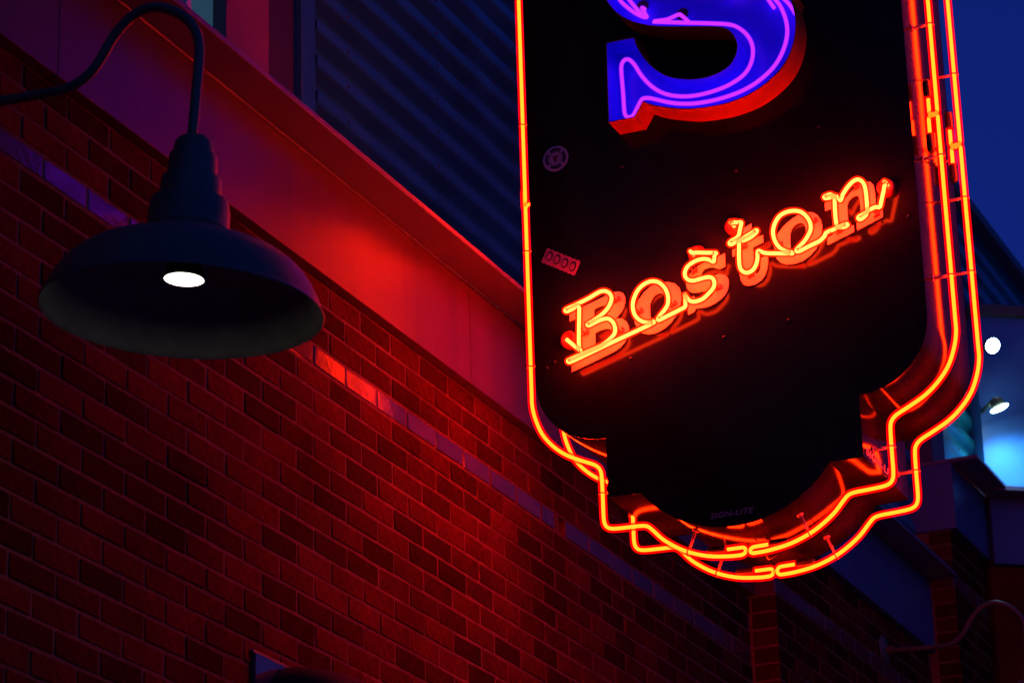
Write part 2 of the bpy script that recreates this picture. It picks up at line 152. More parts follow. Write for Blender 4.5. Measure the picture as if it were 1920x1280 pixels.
# ---------------------------------------------------------------- mesh helpers
def link(name, me, m, parent=None, smooth=False):
    o = bpy.data.objects.new(name, me); COL.objects.link(o)
    if m is not None and not me.materials: me.materials.append(M[m])
    if smooth:
        for p in me.polygons: p.use_smooth = True
    if parent: o.parent = parent; o.matrix_parent_inverse = parent.matrix_world.inverted() if False else Matrix()
    return o
def empty(name, loc, label, cat, group=None):
    o = bpy.data.objects.new(name, None); COL.objects.link(o); o.location = loc; o.empty_display_size = .1
    o['label'] = label; o['category'] = cat
    if group: o['group'] = group
    return o
class MB:                                        # collects geometry in world metres, built relative to an origin
    def __init__(s): s.v = []; s.f = []; s.mi = []
    def box(s, x0, x1, y0, y1, z0, z1, bev=0, mi=0):
        if bev:
            b = bev; k = len(s.v)
            X = (x0, x1); Y = (y0, y1); Z = (z0, z1)
            # chamfered box: 24 vertices
            for ix in (0, 1):
                for iy in (0, 1):
                    for iz in (0, 1):
                        sx = 1 if ix == 0 else -1; sy = 1 if iy == 0 else -1; sz = 1 if iz == 0 else -1
                        s.v += [(X[ix], Y[iy]+sy*b, Z[iz]+sz*b), (X[ix]+sx*b, Y[iy], Z[iz]+sz*b), (X[ix]+sx*b, Y[iy]+sy*b, Z[iz])]
            I = lambda ix, iy, iz, a: k+((ix*2+iy)*2+iz)*3+a
            for i in (0, 1):
                q = [I(i,0,0,0), I(i,1,0,0), I(i,1,1,0), I(i,0,1,0)]; s.f.append(q if i else q[::-1])
                q = [I(0,i,0,1), I(1,i,0,1), I(1,i,1,1), I(0,i,1,1)]; s.f.append(q[::-1] if i else q)
                q = [I(0,0,i,2), I(1,0,i,2), I(1,1,i,2), I(0,1,i,2)]; s.f.append(q if i else q[::-1])
            for i in (0, 1):
                for j in (0, 1):
                    s.f.append([I(i,j,0,0), I(i,j,1,0), I(i,j,1,1), I(i,j,0,1)])
                    s.f.append([I(i,0,j,0), I(i,1,j,0), I(i,1,j,2), I(i,0,j,2)])
                    s.f.append([I(0,i,j,1), I(1,i,j,1), I(1,i,j,2), I(0,i,j,2)])
                    for h in (0, 1): s.f.append([I(i,j,h,0), I(i,j,h,1), I(i,j,h,2)])
            return s
        k = len(s.v)
        s.v += [(x0,y0,z0),(x1,y0,z0),(x1,y1,z0),(x0,y1,z0),(x0,y0,z1),(x1,y0,z1),(x1,y1,z1),(x0,y1,z1)]
        for q in ((0,3,2,1),(4,5,6,7),(0,1,5,4),(1,2,6,5),(2,3,7,6),(3,0,4,7)): s.f.append([k+i for i in q])
        return s
    def tube(s, pts, r, n=8, cap=True, closed=False):
        P = [Vector(p) for p in pts]; N = len(P); k = len(s.v)
        if not isinstance(r, (list, tuple)): r = [r]*N
        t = []
        for i in range(N):
            a = P[max(i-1, 0)]; b = P[min(i+1, N-1)]
            d = (b-a); t.append(d.normalized() if d.length > 1e-9 else Vector((0,0,1)))
        u = t[0].orthogonal().normalized()
        for i in range(N):
            u = (u - t[i]*u.dot(t[i])); u = u.normalized() if u.length > 1e-6 else t[i].orthogonal().normalized()
            v = t[i].cross(u)
            for j in range(n):
                a = 2*math.pi*j/n; s.v.append(tuple(P[i]+(u*math.cos(a)+v*math.sin(a))*r[i]))
        for i in range(N-1):
            for j in range(n):
                s.f.append([k+i*n+j, k+i*n+(j+1) % n, k+(i+1)*n+(j+1) % n, k+(i+1)*n+j])
        if cap:
            s.f.append([k+j for j in range(n)][::-1]); s.f.append([k+(N-1)*n+j for j in range(n)])
        return s
    def lathe(s, prof, c, n=48, axis='z', caps=False):
        k = len(s.v)
        for r, h in prof:
            for j in range(n):
                a = 2*math.pi*j/n
                if axis == 'z': s.v.append((c[0]+r*math.cos(a), c[1]+r*math.sin(a), c[2]+h))
                elif axis == 'y': s.v.append((c[0]+r*math.cos(a), c[1]+h, c[2]+r*math.sin(a)))
                else: s.v.append((c[0]+h, c[1]+r*math.cos(a), c[2]+r*math.sin(a)))
        for i in range(len(prof)-1):
            for j in range(n): s.f.append([k+i*n+j, k+i*n+(j+1) % n, k+(i+1)*n+(j+1) % n, k+(i+1)*n+j])
        if caps:
            s.f.append([k+j for j in range(n)][::-1]); s.f.append([k+(len(prof)-1)*n+j for j in range(n)])
        return s
    def mesh(s, name, o=(0,0,0)):
        me = bpy.data.meshes.new(name); me.from_pydata([(x-o[0], y-o[1], z-o[2]) for x, y, z in s.v], [], s.f); me.update()
        bm = bmesh.new(); bm.from_mesh(me); bmesh.ops.recalc_face_normals(bm, faces=bm.faces); bm.to_mesh(me); bm.free()
        return me
    def build(s, name, m, parent=None, smooth=False):
        o = (0,0,0)
        if parent:
            o = Vector((0,0,0)); p = parent
            while p: o = o + p.location; p = p.parent
        return link(name, s.mesh(name, o), m, parent, smooth)
def smooth_path(pts, sub=5):
    P = [Vector(p) for p in pts]; out = []
    for i in range(len(P)-1):
        p0 = P[max(i-1,0)]; p1 = P[i]; p2 = P[i+1]; p3 = P[min(i+2, len(P)-1)]
        # centripetal-ish Catmull-Rom with tension so that close bends stay tight
        for k in range(sub):
            t = k/sub
            m1 = (p2-p0)*.5; m2 = (p3-p1)*.5; L = (p2-p1).length
            if m1.length > L*1.1: m1 *= L*1.1/m1.length
            if m2.length > L*1.1: m2 *= L*1.1/m2.length
            out.append(p1*(2*t**3-3*t*t+1)+m1*(t**3-2*t*t+t)+p2*(-2*t**3+3*t*t)+m2*(t**3-t*t))
    out.append(P[-1]); return out
def origin_of(p):
    o = Vector((0,0,0))
    while p: o = o + p.location; p = p.parent
    return o
def fill_shape(name, loops, y, depth, m, parent, bevel=0):
    """flat outlines (u, v) in the sign plane made into a solid, front face at y, thickness going back"""
    cu = bpy.data.curves.new(name, 'CURVE'); cu.dimensions = '2D'; cu.fill_mode = 'BOTH'; cu.extrude = depth/2
    for lp in loops:
        sp = cu.splines.new('POLY'); sp.points.add(len(lp)-1); sp.use_cyclic_u = True
        for i, (u, v) in enumerate(lp): sp.points[i].co = (u, v, 0, 1)
    return curve_to_plane(cu, name, y+depth/2, m, parent)
def curve_to_plane(cu, name, y, m, parent, fn=None):
    t = bpy.data.objects.new('tmp', cu); COL.objects.link(t)
    dg = bpy.context.evaluated_depsgraph_get(); me = bpy.data.meshes.new_from_object(t.evaluated_get(dg))
    bpy.data.objects.remove(t); bpy.data.curves.remove(cu)
    me.name = name; o = origin_of(parent); me.materials.clear()
    for v in me.vertices:
        a, b, c = v.co
        p = Vector(fn(a, b, c)) if fn else Vector((CX+a, y-c, b))
        v.co = p-o
    bm = bmesh.new(); bm.from_mesh(me); bmesh.ops.remove_doubles(bm, verts=bm.verts, dist=1e-5); bmesh.ops.recalc_face_normals(bm, faces=bm.faces); bm.to_mesh(me); bm.free()
    return link(name, me, m, parent)
def lettering(name, body, size, fn, m, parent, shear=.25, bold=.02):
    cu = bpy.data.curves.new(name, 'FONT'); cu.body = body; cu.size = size; cu.shear = shear; cu.offset = bold*size; cu.extrude = .0006
    cu.space_character = 1.12
    return curve_to_plane(cu, name, 0, m, parent, fn)

# ================================================================= ground
def sheet(name, m, x0, x1, y0, y1, z):
    o = MB().box(x0, x1, y0, y1, z-.2, z).build(name, m); o['kind'] = 'structure'; return o
g = sheet('ground', 'asphalt', -300, 300, -300, 300, -.16)
sheet('road', 'asphalt', 5.2, 13, -120, 160, -.13)
sheet('pavement', 'concrete', .3, 5.0, -120, 160, 0)
sheet('kerb', 'kerb', 5.004, 5.2, -120, 160, -.004)
for k in range(14):
    o = MB().box(9.0, 9.12, -30+k*6, -27+k*6, -.15, -.126).build('lane_marking', 'line'); o['kind'] = 'structure'

# ================================================================= brick units stepping up the street
CH = 0.0677; BL = 0.2032; JT = 0.010
def brick_mesh(L, d, seed, bev=.0022):
    r = random.Random(seed); mb = MB().box(-d, 0, -L/2, L/2, -(CH-JT)/2, (CH-JT)/2, bev=bev)
    j = .0013
    mb.v = [(x+r.uniform(-j, j)*(1 if x > -d/2 else 0), y+r.uniform(-j, j)*.8, z+r.uniform(-j, j)*.8) for x, y, z in mb.v]
    return mb.mesh('brick')
def visible(p, mg=.03):
    q = world_to_camera_view(sc, cam, Vector(p)); return (-mg < q.x < 1+mg and -mg < q.y < 1+mg), q.z
bpy.context.view_layer.update()
def unit(label, x0, y0, y1, zf, n_single, upper, fas_h=.333, brick_d=.10, glaze_shift=0):
    root = empty('brick_building', (x0, y0, 0), label, 'building')
    zb = zf - .004                                # top of brick work, under the fascia
    zg = zf - .275                                # bottom of the glazed course
    cm = MB()
    if x0 == 0:
        hy0, hy1, hz0, hz1 = 8.985+.012, 8.985+.085, zg+.006, zg+CH-.004
        cm.box(x0-.6, x0-.0026, y0+.0026, hy0, .0, zb); cm.box(x0-.6, x0-.0026, hy1, y1, .0, zb)
        cm.box(x0-.6, x0-.0026, hy0, hy1, .0, hz0); cm.box(x0-.6, x0-.0026, hy0, hy1, hz1, zb); cm.box(x0-.6, x0-.5, hy0, hy1, hz0, hz1)
    else: cm.box(x0-.6, x0-.0026, y0+.0026, y1, .0, zb)
    core = cm.build('wall', 'mortar', root)
    meshes = [brick_mesh(BL-JT, brick_d, i) for i in range(7)]
    for me in meshes: me.materials.append(M['brick'])
    gmesh = [brick_mesh(BL-JT, brick_d, 40+i, .003) for i in range(4)]
    for me in gmesh: me.materials.append(M['glazed'])
    spots = []
    nlow = int((zg-.02)/CH)
    for c in range(-nlow, 4):
        zc = zg+(c+.5)*CH
        off = 0 if c % 2 == 0 else BL/2
        y = y0+BL/2-off if off == 0 else y0
        n = int((y1-y0)/BL)+1
        for k in range(n+1):
            yc = y0+off+k*BL+BL/2-BL/2*(0)
            yc = y0+BL/2+k*BL-(BL/2 if off else 0)
            a = y0 if yc-BL/2 < y0+.001 else yc-BL/2+JT/2; b = min(yc+BL/2-JT/2, y1)
            if b-a < .03: continue
            if c == 0 and abs(yc-CHIP[0]) < BL/2 and x0 == 0: b = a+.10      # broken glazed brick leaves a hole
            spots.append((c, (a+b)/2, zc, b-a))
    scored = []
    for s in spots:
        vis, d = visible((x0, s[1], s[2])); scored.append((0 if vis else 1, d, s))
    scored.sort(key=lambda t: (t[0], t[1]))
    single = scored[:n_single]; rest = scored[n_single:]
    single = [t for t in single if t[0] == 0]; rest = scored[len(single):]
    rnd = random.Random(3)
    for _, _, (c, yc, zc, L) in single:
        me = rnd.choice(gmesh if c == 0 else meshes)
        o = bpy.data.objects.new('brick', me); COL.objects.link(o); o.parent = core
        o.location = (x0+rnd.uniform(-.0009, .0009)-root.location.x, yc-root.location.y, zc)
        o.scale = (1, L/(BL-JT), 1); o.rotation_euler = (rnd.uniform(-.012, .012), 0, rnd.uniform(-.005, .005))
    for kind, m in (('brick', 'brick'), ('glazed', 'glazed')):
        mb = MB()
        for _, _, (c, yc, zc, L) in rest:
            if (c == 0) != (kind == 'glazed'): continue
            e = rnd.uniform(-.0018, .0018)
            if yc > y1-.001 or zc < 1.0 and False: continue
            mb.box(x0-brick_d, x0+e, yc-L/2, yc+L/2, zc-(CH-JT)/2, zc+(CH-JT)/2, bev=.0022)
        if mb.v:
            o = mb.build('brick_courses' if kind == 'brick' else 'glazed_brick_course', m, root); o['kind'] = 'stuff'
    # fascia panels, soffit and lip
    ys = [y0]; 
    while ys[-1] < y1-.01: ys.append(min(ys[-1]+2.44, y1))
    for a, b in zip(ys[:-1], ys[1:]):
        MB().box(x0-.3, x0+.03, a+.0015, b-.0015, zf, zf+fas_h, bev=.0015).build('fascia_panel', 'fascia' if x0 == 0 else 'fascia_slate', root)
    co = MB().box(x0-.3, x0+.155, y0, y1+.0, zf+fas_h+.001, zf+fas_h+.019, bev=.002).build('cornice', 'cornice', root)
    MB().tube([(x0+.033, y0, zf+fas_h-.003), (x0+.033, y1, zf+fas_h-.003)], .0045, 8).build('sealant_bead', 'cornice', co, True)
    upper(root, x0, y0, y1, zf+fas_h+.019)
    return root
CHIP = (8.985, 0)
def corrugated(root, x, y0, y1, z0, z1, pitch=.115, amp=.014):
    n = int((z1-z0)/pitch*14); mb = MB()
    for i in range(n+1):
        z = z0+(z1-z0)*i/n; ph = (z/pitch) % 1
        # trapezoid wave with rounded shoulders
        h = max(-1, min(1, 2.6*math.sin(2*math.pi*ph)))
        mb.v += [(x+amp*h, y0, z), (x+amp*h, y1, z)]
    for i in range(n): mb.f.append([2*i, 2*i+1, 2*i+3, 2*i+2])
    o = mb.build('corrugated_cladding', 'cladding', root, True)
    sm = MB()
    zz = z0+pitch*.25-(z0 % pitch)
    while zz < z1:
        for k in range(int((y1-y0)/.75)+1):
            yy = y0+.24+k*.75
            if yy < y1-.05 and zz > z0 and zz < z0+2.2: sm.lathe([(.006, 0), (.006, .003), (.003, .005)], (x+amp-.001, yy, zz), 6, 'x', True)
        zz += pitch
    sm.build('fixing_screws', 'screw', o); 
    return o
def upper_main(root, x0, y0, y1, z):
    top = 8.0; xr = x0-.65                        # corrugated storey set back behind the cornice
    MB().box(xr-.6, xr-.03, 6.0, y1, z-.3, top).build('upper_wall', 'panel', root)
    MB().box(xr-.029, x0-.3, y0, y1, z-.018, z-.006).build('cornice_roof', 'cornice', root)
    corrugated(root, xr, 8.49, y1, z-.3, top, pitch=.136, amp=.026)
    MB().box(xr-.029, xr+.022, 8.385, 8.488, z-.3, top, bev=.002).build('edge_trim', 'cladding', root)
    MB().box(xr-.029, xr+.0, 7.0, 8.365, z-.3, top, bev=.002).build('recess_panel', 'dark_panel', root)
    MB().box(x0-.30, x0-.0, 6.70, 6.955, z+.001, top, bev=.003).build('metal_panel', 'panel', root)
    for k in range(3):
        a = 6.545-1.6*(k+1)+.1; b = 6.545-1.6*k
        wn_ = MB().box(x0-.30, x0-.055, a, b, z+.001, 6.6).build('window', 'window', root)
        MB().box(x0-.298, x0-.035, b+.002, b+.145, z+.002, 6.59).build('pane', 'lit_window', wn_)
        MB().box(x0-.299, x0-.02, b-.03, b-.001, z+.001, 6.6, bev=.003).build('frame', 'frame', wn_)
        MB().box(x0-.299, x0-.03, a, b, 6.601, 6.66, bev=.003).build('frame', 'frame', wn_)
        MB().box(x0-.299, x0+.0, a, b, 6.661, top, bev=.003).build('metal_panel', 'panel', root)
def upper_plain(top):
    def f(root, x0, y0, y1, z):
        MB().box(x0-.6, x0-.06, y0+.02, y1, z-.3, top).build('upper_wall', 'panel', root)
        MB().box(x0-.059, x0-.0, y0+.02, y0+.10, z-.1, top-.002, bev=.002).build('edge_trim', 'cladding', root)
        corrugated(root, x0-.03, y0+.101, y1, z-.1, top)
        MB().box(x0-.62, x0+.05, y0, y1, top+.001, top+.06, bev=.004).build('parapet_cap', 'lamp_paint', root)
    return f
unit('long red brick building beside the neon sign, with red lit fascia and corrugated upper wall', 0, -1.52, 10.90, 4.917, 300, upper_main)
unit('brick unit stepped out and up just behind the neon sign, dark blue fascia', .11, 10.90, 13.06, 5.19, 60, upper_plain(7.35))

def upper_far(root, x0, y0, y1, z):
    upper_plain(7.6)(root, x0, y0, y1, z)
far = unit('farthest brick unit at the right, its dark parapet sloping against the blue sky', .25, 13.06, 19, 5.755, 40, upper_far, fas_h=.31)

# splayed corner block where the street front turns outward
corner = empty('corner_block', (.28, 13.62, 0), 'blue lit block at the right edge, turned outward below two floodlights', 'building')
def splay(mb_pts, name, m, z0, z1, off, parent=corner, s0=0, s1=2.6, th=.3):
    d = Vector((.80, .60, 0)); nrm = Vector((.60, -.80, 0)); b0 = Vector((.28, 13.62, 0))
    mb = MB(); k = 0
    a = b0+d*s0+nrm*off; b = b0+d*s1+nrm*off; c = b-nrm*(th+off); e = a-nrm*(th+off)
    mb.v = [(p.x, p.y, z) for z in (z0, z1) for p in (a, b, c, e)]
    mb.f = [[3,2,1,0],[4,5,6,7],[0,1,5,4],[1,2,6,5],[2,3,7,6],[3,0,4,7]]
    return mb.build(name, m, parent)
splay(0, 'brick_base', 'brick', 0, 5.72, 0)
splay(0, 'fascia_panel', 'fascia_slate', 5.73, 6.055, .02, s0=0.02, s1=1.3)
splay(0, 'fascia_panel', 'fascia_slate', 5.73, 6.055, .02, s0=1.303)
splay(0, 'cornice', 'cornice', 6.056, 6.076, .13)
for k in range(6): splay(0, 'wall_panel', 'blue_panel', 6.077, 6.98, 0, s0=.02+k*.43, s1=.02+k*.43+.427)
splay(0, 'parapet_cap', 'lamp_paint', 6.981, 7.03, .03)

# ================================================================= window and awning low on the wall
shop = MB().box(.0, .012, 6.856, 8.1, 2.6, 3.728)
wd = shop.build('shop_window', 'window'); wd['label'] = 'small dark window pane low on the brick wall catching red and blue reflections'; wd['category'] = 'window'
MB().box(.0, .010, 6.846, 8.1, 3.7285, 3.738, bev=.002).build('frame', 'lamp_paint', wd)
mb = MB(); nseg = 14; prof = [(.02+.42*math.sin(t*math.pi/2/nseg*1.0), 3.16+.585*math.cos(t*math.pi/2/nseg)) for t in range(nseg+1)]
yend = [6.935, 6.95, 7.0, 7.12, 7.6, 8.0, 8.35, 8.45, 8.5]; scl = [.80, .90, .96, .99, 1, .98, .9, .75, .55]
for y, s in zip(yend, scl):
    for x, z in prof: mb.v.append((.02+(x-.02)*s, y, 3.16+(z-3.16)*s))
npf = nseg+1
for i in range(len(yend)-1):
    for j in range(nseg): mb.f.append([i*npf+j, i*npf+j+1, (i+1)*npf+j+1, (i+1)*npf+j])
for e in (0, len(yend)-1):
    k = len(mb.v); mb.v.append((.02, yend[e], 3.16)); mb.f += [[k, e*npf+j, e*npf+j+1] for j in range(nseg)]
aw = mb.build('awning', 'dark', None, True); aw['label'] = 'black rounded awning over the window at the bottom edge'; aw['category'] = 'awning'

# ================================================================= the neon sign
sign = empty('neon_sign', (CX, YS+DEPTH/2, 4.265), 'tall black blade sign outlined in red neon, blue letter S and orange script reading Boston', 'sign')
def half_outline():
    pts = [(.609, 5.8), (.609, 4.80)]
    for k in range(1, 13):
        t = k/12*math.pi/2; pts.append((.391+.218*math.cos(t), 4.80-.205*math.sin(t)))
    pts += [(.391, 4.410), (.289, 4.408)]
    a0 = math.asin(.289/.3636)
    for k in range(1, 13):
        a = a0*(1-k/12); pts.append((.3636*math.sin(a), 4.265+.3636-.3636*math.cos(a)))
    return pts
H = half_outline(); ZM = 5.8
low = H + [(-u, v) for u, v in H[-2::-1]]
outline = low + [(-u, 2*ZM-v) for u, v in low[1:-1]]
# dedupe the straight run points
def ribbon(pts, y0, y1, inset=0):
    mb = MB(); n = len(pts)
    for u, v in pts: mb.v += [(CX+u, y0, v), (CX+u, y1, v)]
    for i in range(n):
        j = (i+1) % n; mb.f.append([2*i, 2*j, 2*j+1, 2*i+1])
    return mb
fill_shape('face_panel', [outline], YS, .003, 'black_paint', sign)
fill_shape('back_panel', [outline], YS+DEPTH-.003, .003, 'black_paint', sign)
side = ribbon(outline, YS+.0005, YS+DEPTH-.0005).build('side_panel', 'side_metal', sign)
for p in side.data.polygons: p.use_smooth = True
side.data.set_sharp_from_angle(angle=math.radians(28)) if hasattr(side.data, 'set_sharp_from_angle') else None
for z in (6.75, 7.1):                             # steel arms holding the sign off the wall
    MB().box(-.02, CX-.607, YS+.17, YS+.27, z, z+.1, bev=.006).build('mounting_arm', 'side_metal', sign)
    MB().box(-.012, .012, YS+.07, YS+.37, z-.1, z+.2, bev=.004).build('wall_plate', 'side_metal', sign)
def neon(pts3, parent, core, glass, rc, rg, name='neon_tube', n=10):
    o = MB().tube(pts3, rc, n).build(name, core, parent, True)
    e = Vector(pts3[0])-Vector(pts3[1]); 
    MB().tube(pts3, rg, n+2).build('glass_bloom_tube', glass, o, True)  # outer shell; its red and orange glow imitates bloom around the core
    return o
RH = [(.665, 4.8103), (.6643, 4.7733), (.6552, 4.7297), (.6343, 4.6781), (.6011, 4.6349), (.5586, 4.5995), (.5047, 4.5712), (.4717, 4.5555), (.4554, 4.5417), (.4485, 4.5224),
      (.447, 4.46), (.447, 4.3873), (.444, 4.3657), (.4343, 4.3524), (.4141, 4.3465), (.362, 4.3435), (.3306, 4.3422), (.3092, 4.3371), (.2923, 4.3217), (.2581, 4.2860), (.1975, 4.2458), (.1271, 4.2192), (.0572, 4.2085)]
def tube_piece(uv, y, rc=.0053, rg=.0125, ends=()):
    """uv run in a plane of the sign; ends: list of (which, du, dy, dv) return legs with rubber boots"""
    P = [Vector((CX+u, y, v)) for u, v in uv]; path = smooth_path(P, 4); boots = []
    for which, side_v, length in ends:
        s = Vector(side_v)
        if which == 0: path = path[::-1]
        d = (path[-1]-path[-2]).normalized(); e = path[-1]
        arc = []
        r = s.length/2; sn = s.normalized()
        for k in range(1, 8):
            a = math.pi*k/8; arc.append(e+sn*(r-r*math.cos(a))+d*(r*math.sin(a)))
        leg0 = e+s; leg1 = e+s-d*length
        path = path+arc+[leg0, leg0-d*length*.5, leg1]
        boots.append((leg1+d*.006, leg1-d*.055))
        if which == 0: path = path[::-1]
    o = neon(path, sign, 'red_core', 'red_bloom', rc, rg)
    for a, b in boots: MB().tube([a, a.lerp(b, .05), a.lerp(b, .9), b], [.009, .0125, .0125, .008], 10).build('electrode_boot', 'boot', o, True)
    return o
low_r = [(.665, 5.455), (.665, 5.2), (.665, 5.0)] + RH + [(.014, 4.2072)]
low_l = [(-u, v) for u, v in [(.665, 5.425), (.665, 5.2), (.665, 5.0)] + RH + [(.026, 4.2072)]]
for y, w_ in ((YS+.10, 0), (YS+.345, 1)):
    ib = 1 if w_ == 0 else 1
    tube_piece(low_r, y, ends=((0, (-.03, .008, 0), .05), (1, (0, .004, .026) if w_ else (0, .01, .022), .05)))
    tube_piece(low_l, y, ends=((0, (.028, .004, 0), .05), (1, (0, .012, .026), .05)))
    up = [(.665, 5.478), (.665, 5.8), (.665, 6.3), (.665, 6.79)] + [(u, 2*ZM-v) for u, v in RH] + [(.014, 2*ZM-4.2072)]
    tube_piece(up, y, ends=((0, (-.026, .006, 0) if w_ == 0 else (-.03, .006, 0), .05),))
    upl = [(-u, v) for u, v in [(.665, 5.448), (.665, 5.8), (.665, 6.3), (.665, 6.79)] + [(u, 2*ZM-v) for u, v in RH] + [(.026, 2*ZM-4.2072)]]
    tube_piece(upl, y, ends=((0, (-.012, .022, 0), .05),))
# glass stand-offs between cabinet side and tubes
def standoff(u0, v0, u1, v1, y):
    a = Vector((CX+u0, y, v0)); b = Vector((CX+u1, y, v1)); d = (b-a).normalized(); t = Vector((0, 1, 0)); sgn = b+d*.006
    mb = MB().tube([a, a+d*.004], .011, 8).tube([a, a.lerp(b, .55), b-d*.012], [.0055, .0045, .0035], 8)
    mb.tube([b-d*.012, b+t*.013, b+d*.012+t*.008], .0022, 6).tube([b-d*.012, b-t*.013, b+d*.012-t*.008], .0022, 6)
    mb.tube([b+t*.013-d*.004, b+d*.014, b-t*.013-d*.004], .0011, 5)
    mb.build('tube_support', 'support', sign, True)
for y, zs in ((YS+.10, (5.76, 5.33, 4.95)), (YS+.345, (5.70, 5.29, 5.05))):
    for z in zs:
        standoff(.609, z, .665, z, y); standoff(-.609, z-.05, -.665, z-.05, y)
    for s in (1, -1):
        standoff(s*.391, 4.46, s*.447, 4.46, y)
        standoff(s*.16, 4.265+.3636-math.sqrt(.3636**2-.16**2), s*.185, 4.241, y)
# script lettering: cut-out letters and the tube in front of them
for key in ('B', 'o', 's', 't', 'o2', 'n'):
    o = fill_shape('script_letter', LETTERS[key], YS-.007, .004, 'letter_paint', sign)
    o['label'] = 'cream cut-out letter %s' % key[0]
    us = [p[0] for p in LETTERS[key][0]]; vs = [p[1] for p in LETTERS[key][0]]
for pts in SCRIPT:
    path = smooth_path([Vector((CX+u, YS-.056, v)) for u, v in pts], 4)
    path[-1].y = YS-.015
    if pts is SCRIPT[1]: path[0].y = YS-.015
    neon(path, sign, 'script_core', 'script_bloom', .0054, .0112, 'script_tube')
for u, v in DISCS:
    o = MB().lathe([(.001, 0), (.014, 0), (.015, -.006), (.021, -.006), (.024, -.003), (.027, 0), (.027, .018)], (CX+u, YS-.02, v), 28, 'y').build('electrode_housing', 'disc_red', sign, True)
for i, (u, v) in enumerate(CLIPS):
    c = Vector((CX+u, YS-.007, v)); a = random.uniform(-.5, .5)
    mb = MB().tube([c+Vector((-.010, -.001, -.004)), c+Vector((.008, -.001, .003))], .0042, 6).tube([c, c+Vector((0, -.045, 0))], .0028, 6)
    mb.tube([c+Vector((-.006, -.045, 0)), c+Vector((.006, -.049, .002))], .0022, 6); mb.box(c.x+.004, c.x+.010, c.y-.012, c.y, c.z-.002, c.z+.011)
    mb.build('tube_clip', 'disc_red', sign)
# channel letter S
full_s = S_OUT + [(2*S_MID[0]-u, 2*S_MID[1]-v) for u, v in S_OUT]
def resmooth(pts, sharp=math.radians(33)):
    n = len(pts); out = []
    P = [Vector((u, v, 0)) for u, v in pts]
    def corner(i):
        a = P[i]-P[i-1]; b = P[(i+1) % n]-P[i]; return a.length > 1e-6 and b.length > 1e-6 and a.angle(b) > sharp
    for i in range(n):
        p1 = P[i]; p2 = P[(i+1) % n]; p0 = p1 if corner(i) else P[i-1]; p3 = p2 if corner((i+1) % n) else P[(i+2) % n]
        L = (p2-p1).length; m1 = (p2-p0)*.5; m2 = (p3-p1)*.5
        m1 = m1 if m1.length < 1e-9 else m1*min(1, L/m1.length); m2 = m2 if m2.length < 1e-9 else m2*min(1, L/m2.length)
        if corner(i): m1 = (p2-p1)*.5
        if corner((i+1) % n): m2 = (p2-p1)*.5
        for k in range(4):
            t = k/4; q = p1*(2*t**3-3*t*t+1)+m1*(t**3-2*t*t+t)+p2*(-2*t**3+3*t*t)+m2*(t**3-t*t); out.append((q.x, q.y))
    return out
s_out = resmooth(full_s)
def inset(pts, d):
    n = len(pts); out = []
    area = sum(pts[i][0]*pts[(i+1) % n][1]-pts[(i+1) % n][0]*pts[i][1] for i in range(n)); sg = 1 if area > 0 else -1
    for i in range(n):
        a = Vector((pts[i][0]-pts[i-1][0], pts[i][1]-pts[i-1][1])); b = Vector((pts[(i+1) % n][0]-pts[i][0], pts[(i+1) % n][1]-pts[i][1]))
        if a.length < 1e-7: a = b
        if b.length < 1e-7: b = a
        a.normalize(); b.normalize(); na = Vector((-a.y, a.x))*sg; nb = Vector((-b.y, b.x))*sg; m = na+nb
        m = m.normalized() if m.length > 1e-6 else na; k = d/max(.4, m.dot(na)); out.append((pts[i][0]+m.x*k, pts[i][1]+m.y*k))
    return out
s_in = inset(s_out, .0025)
mb = MB(); n = len(s_out)
for (u, v), (a, b) in zip(s_out, s_in):
    mb.v += [(CX+u, YS-.002, v), (CX+u, YS-.10, v), (CX+a, YS-.10, b), (CX+a, YS-.002, b)]
mi = []
for i in range(n):
    j = (i+1) % n
    for k, mm in ((0, 0), (1, 0), (2, 1)): mb.f.append([4*i+k, 4*j+k, 4*j+k+1, 4*i+k+1]); mi.append(mm)
ltr = mb.build('channel_letter', 's_outside', sign); ltr.data.materials.append(M['s_inside']); ltr['label'] = 'blue lit channel letter S with orange sides'
for p, k in zip(ltr.data.polygons, mi): p.material_index = k; p.use_smooth = True
if hasattr(ltr.data, 'set_sharp_from_angle'): ltr.data.set_sharp_from_angle(angle=math.radians(35))
fill_shape('letter_back', [s_in], YS-.007, .003, 's_inside', ltr)
for pts in S_TUBES:
    path = smooth_path([Vector((CX+u, YS-.055, v)) for u, v in pts], 4); path[0].y = YS-.008; path[1].y = YS-.025; path[2].y = YS-.042
    for q in (path, [Vector((2*(CX+S_MID[0])-p.x, p.y, 2*S_MID[1]-p.z)) for p in path]):
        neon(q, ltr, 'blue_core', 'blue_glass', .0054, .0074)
hl = [(u, v) for u, v in S_HOLES]
for u, v in hl: MB().lathe([(.001, 0), (.018, 0), (.020, -.002)], (CX+u, YS-.0075, v), 24, 'y').build('electrode_hole', 'boot', ltr)
# printed maker's name, on the face and on the right notch side
lettering('maker_lettering', 'SIGN-LITE', .0235, lambda a, b, c: (CX-.078+a*1.12, YS-.0006-c, 4.2955+b), 'print_grey', sign)
lettering('maker_lettering', 'SIGN-LITE', .034, lambda a, b, c: (CX+.391+.0006+c, YS+.025+a*1.75, 4.425+b), 'print_red', sign)
for u, v in SCREWS: MB().lathe([(.0055, 0), (.0055, -.002), (.003, -.004)], (CX+u, YS, v), 8, 'y', True).build('face_screw', 'screw', sign, True)
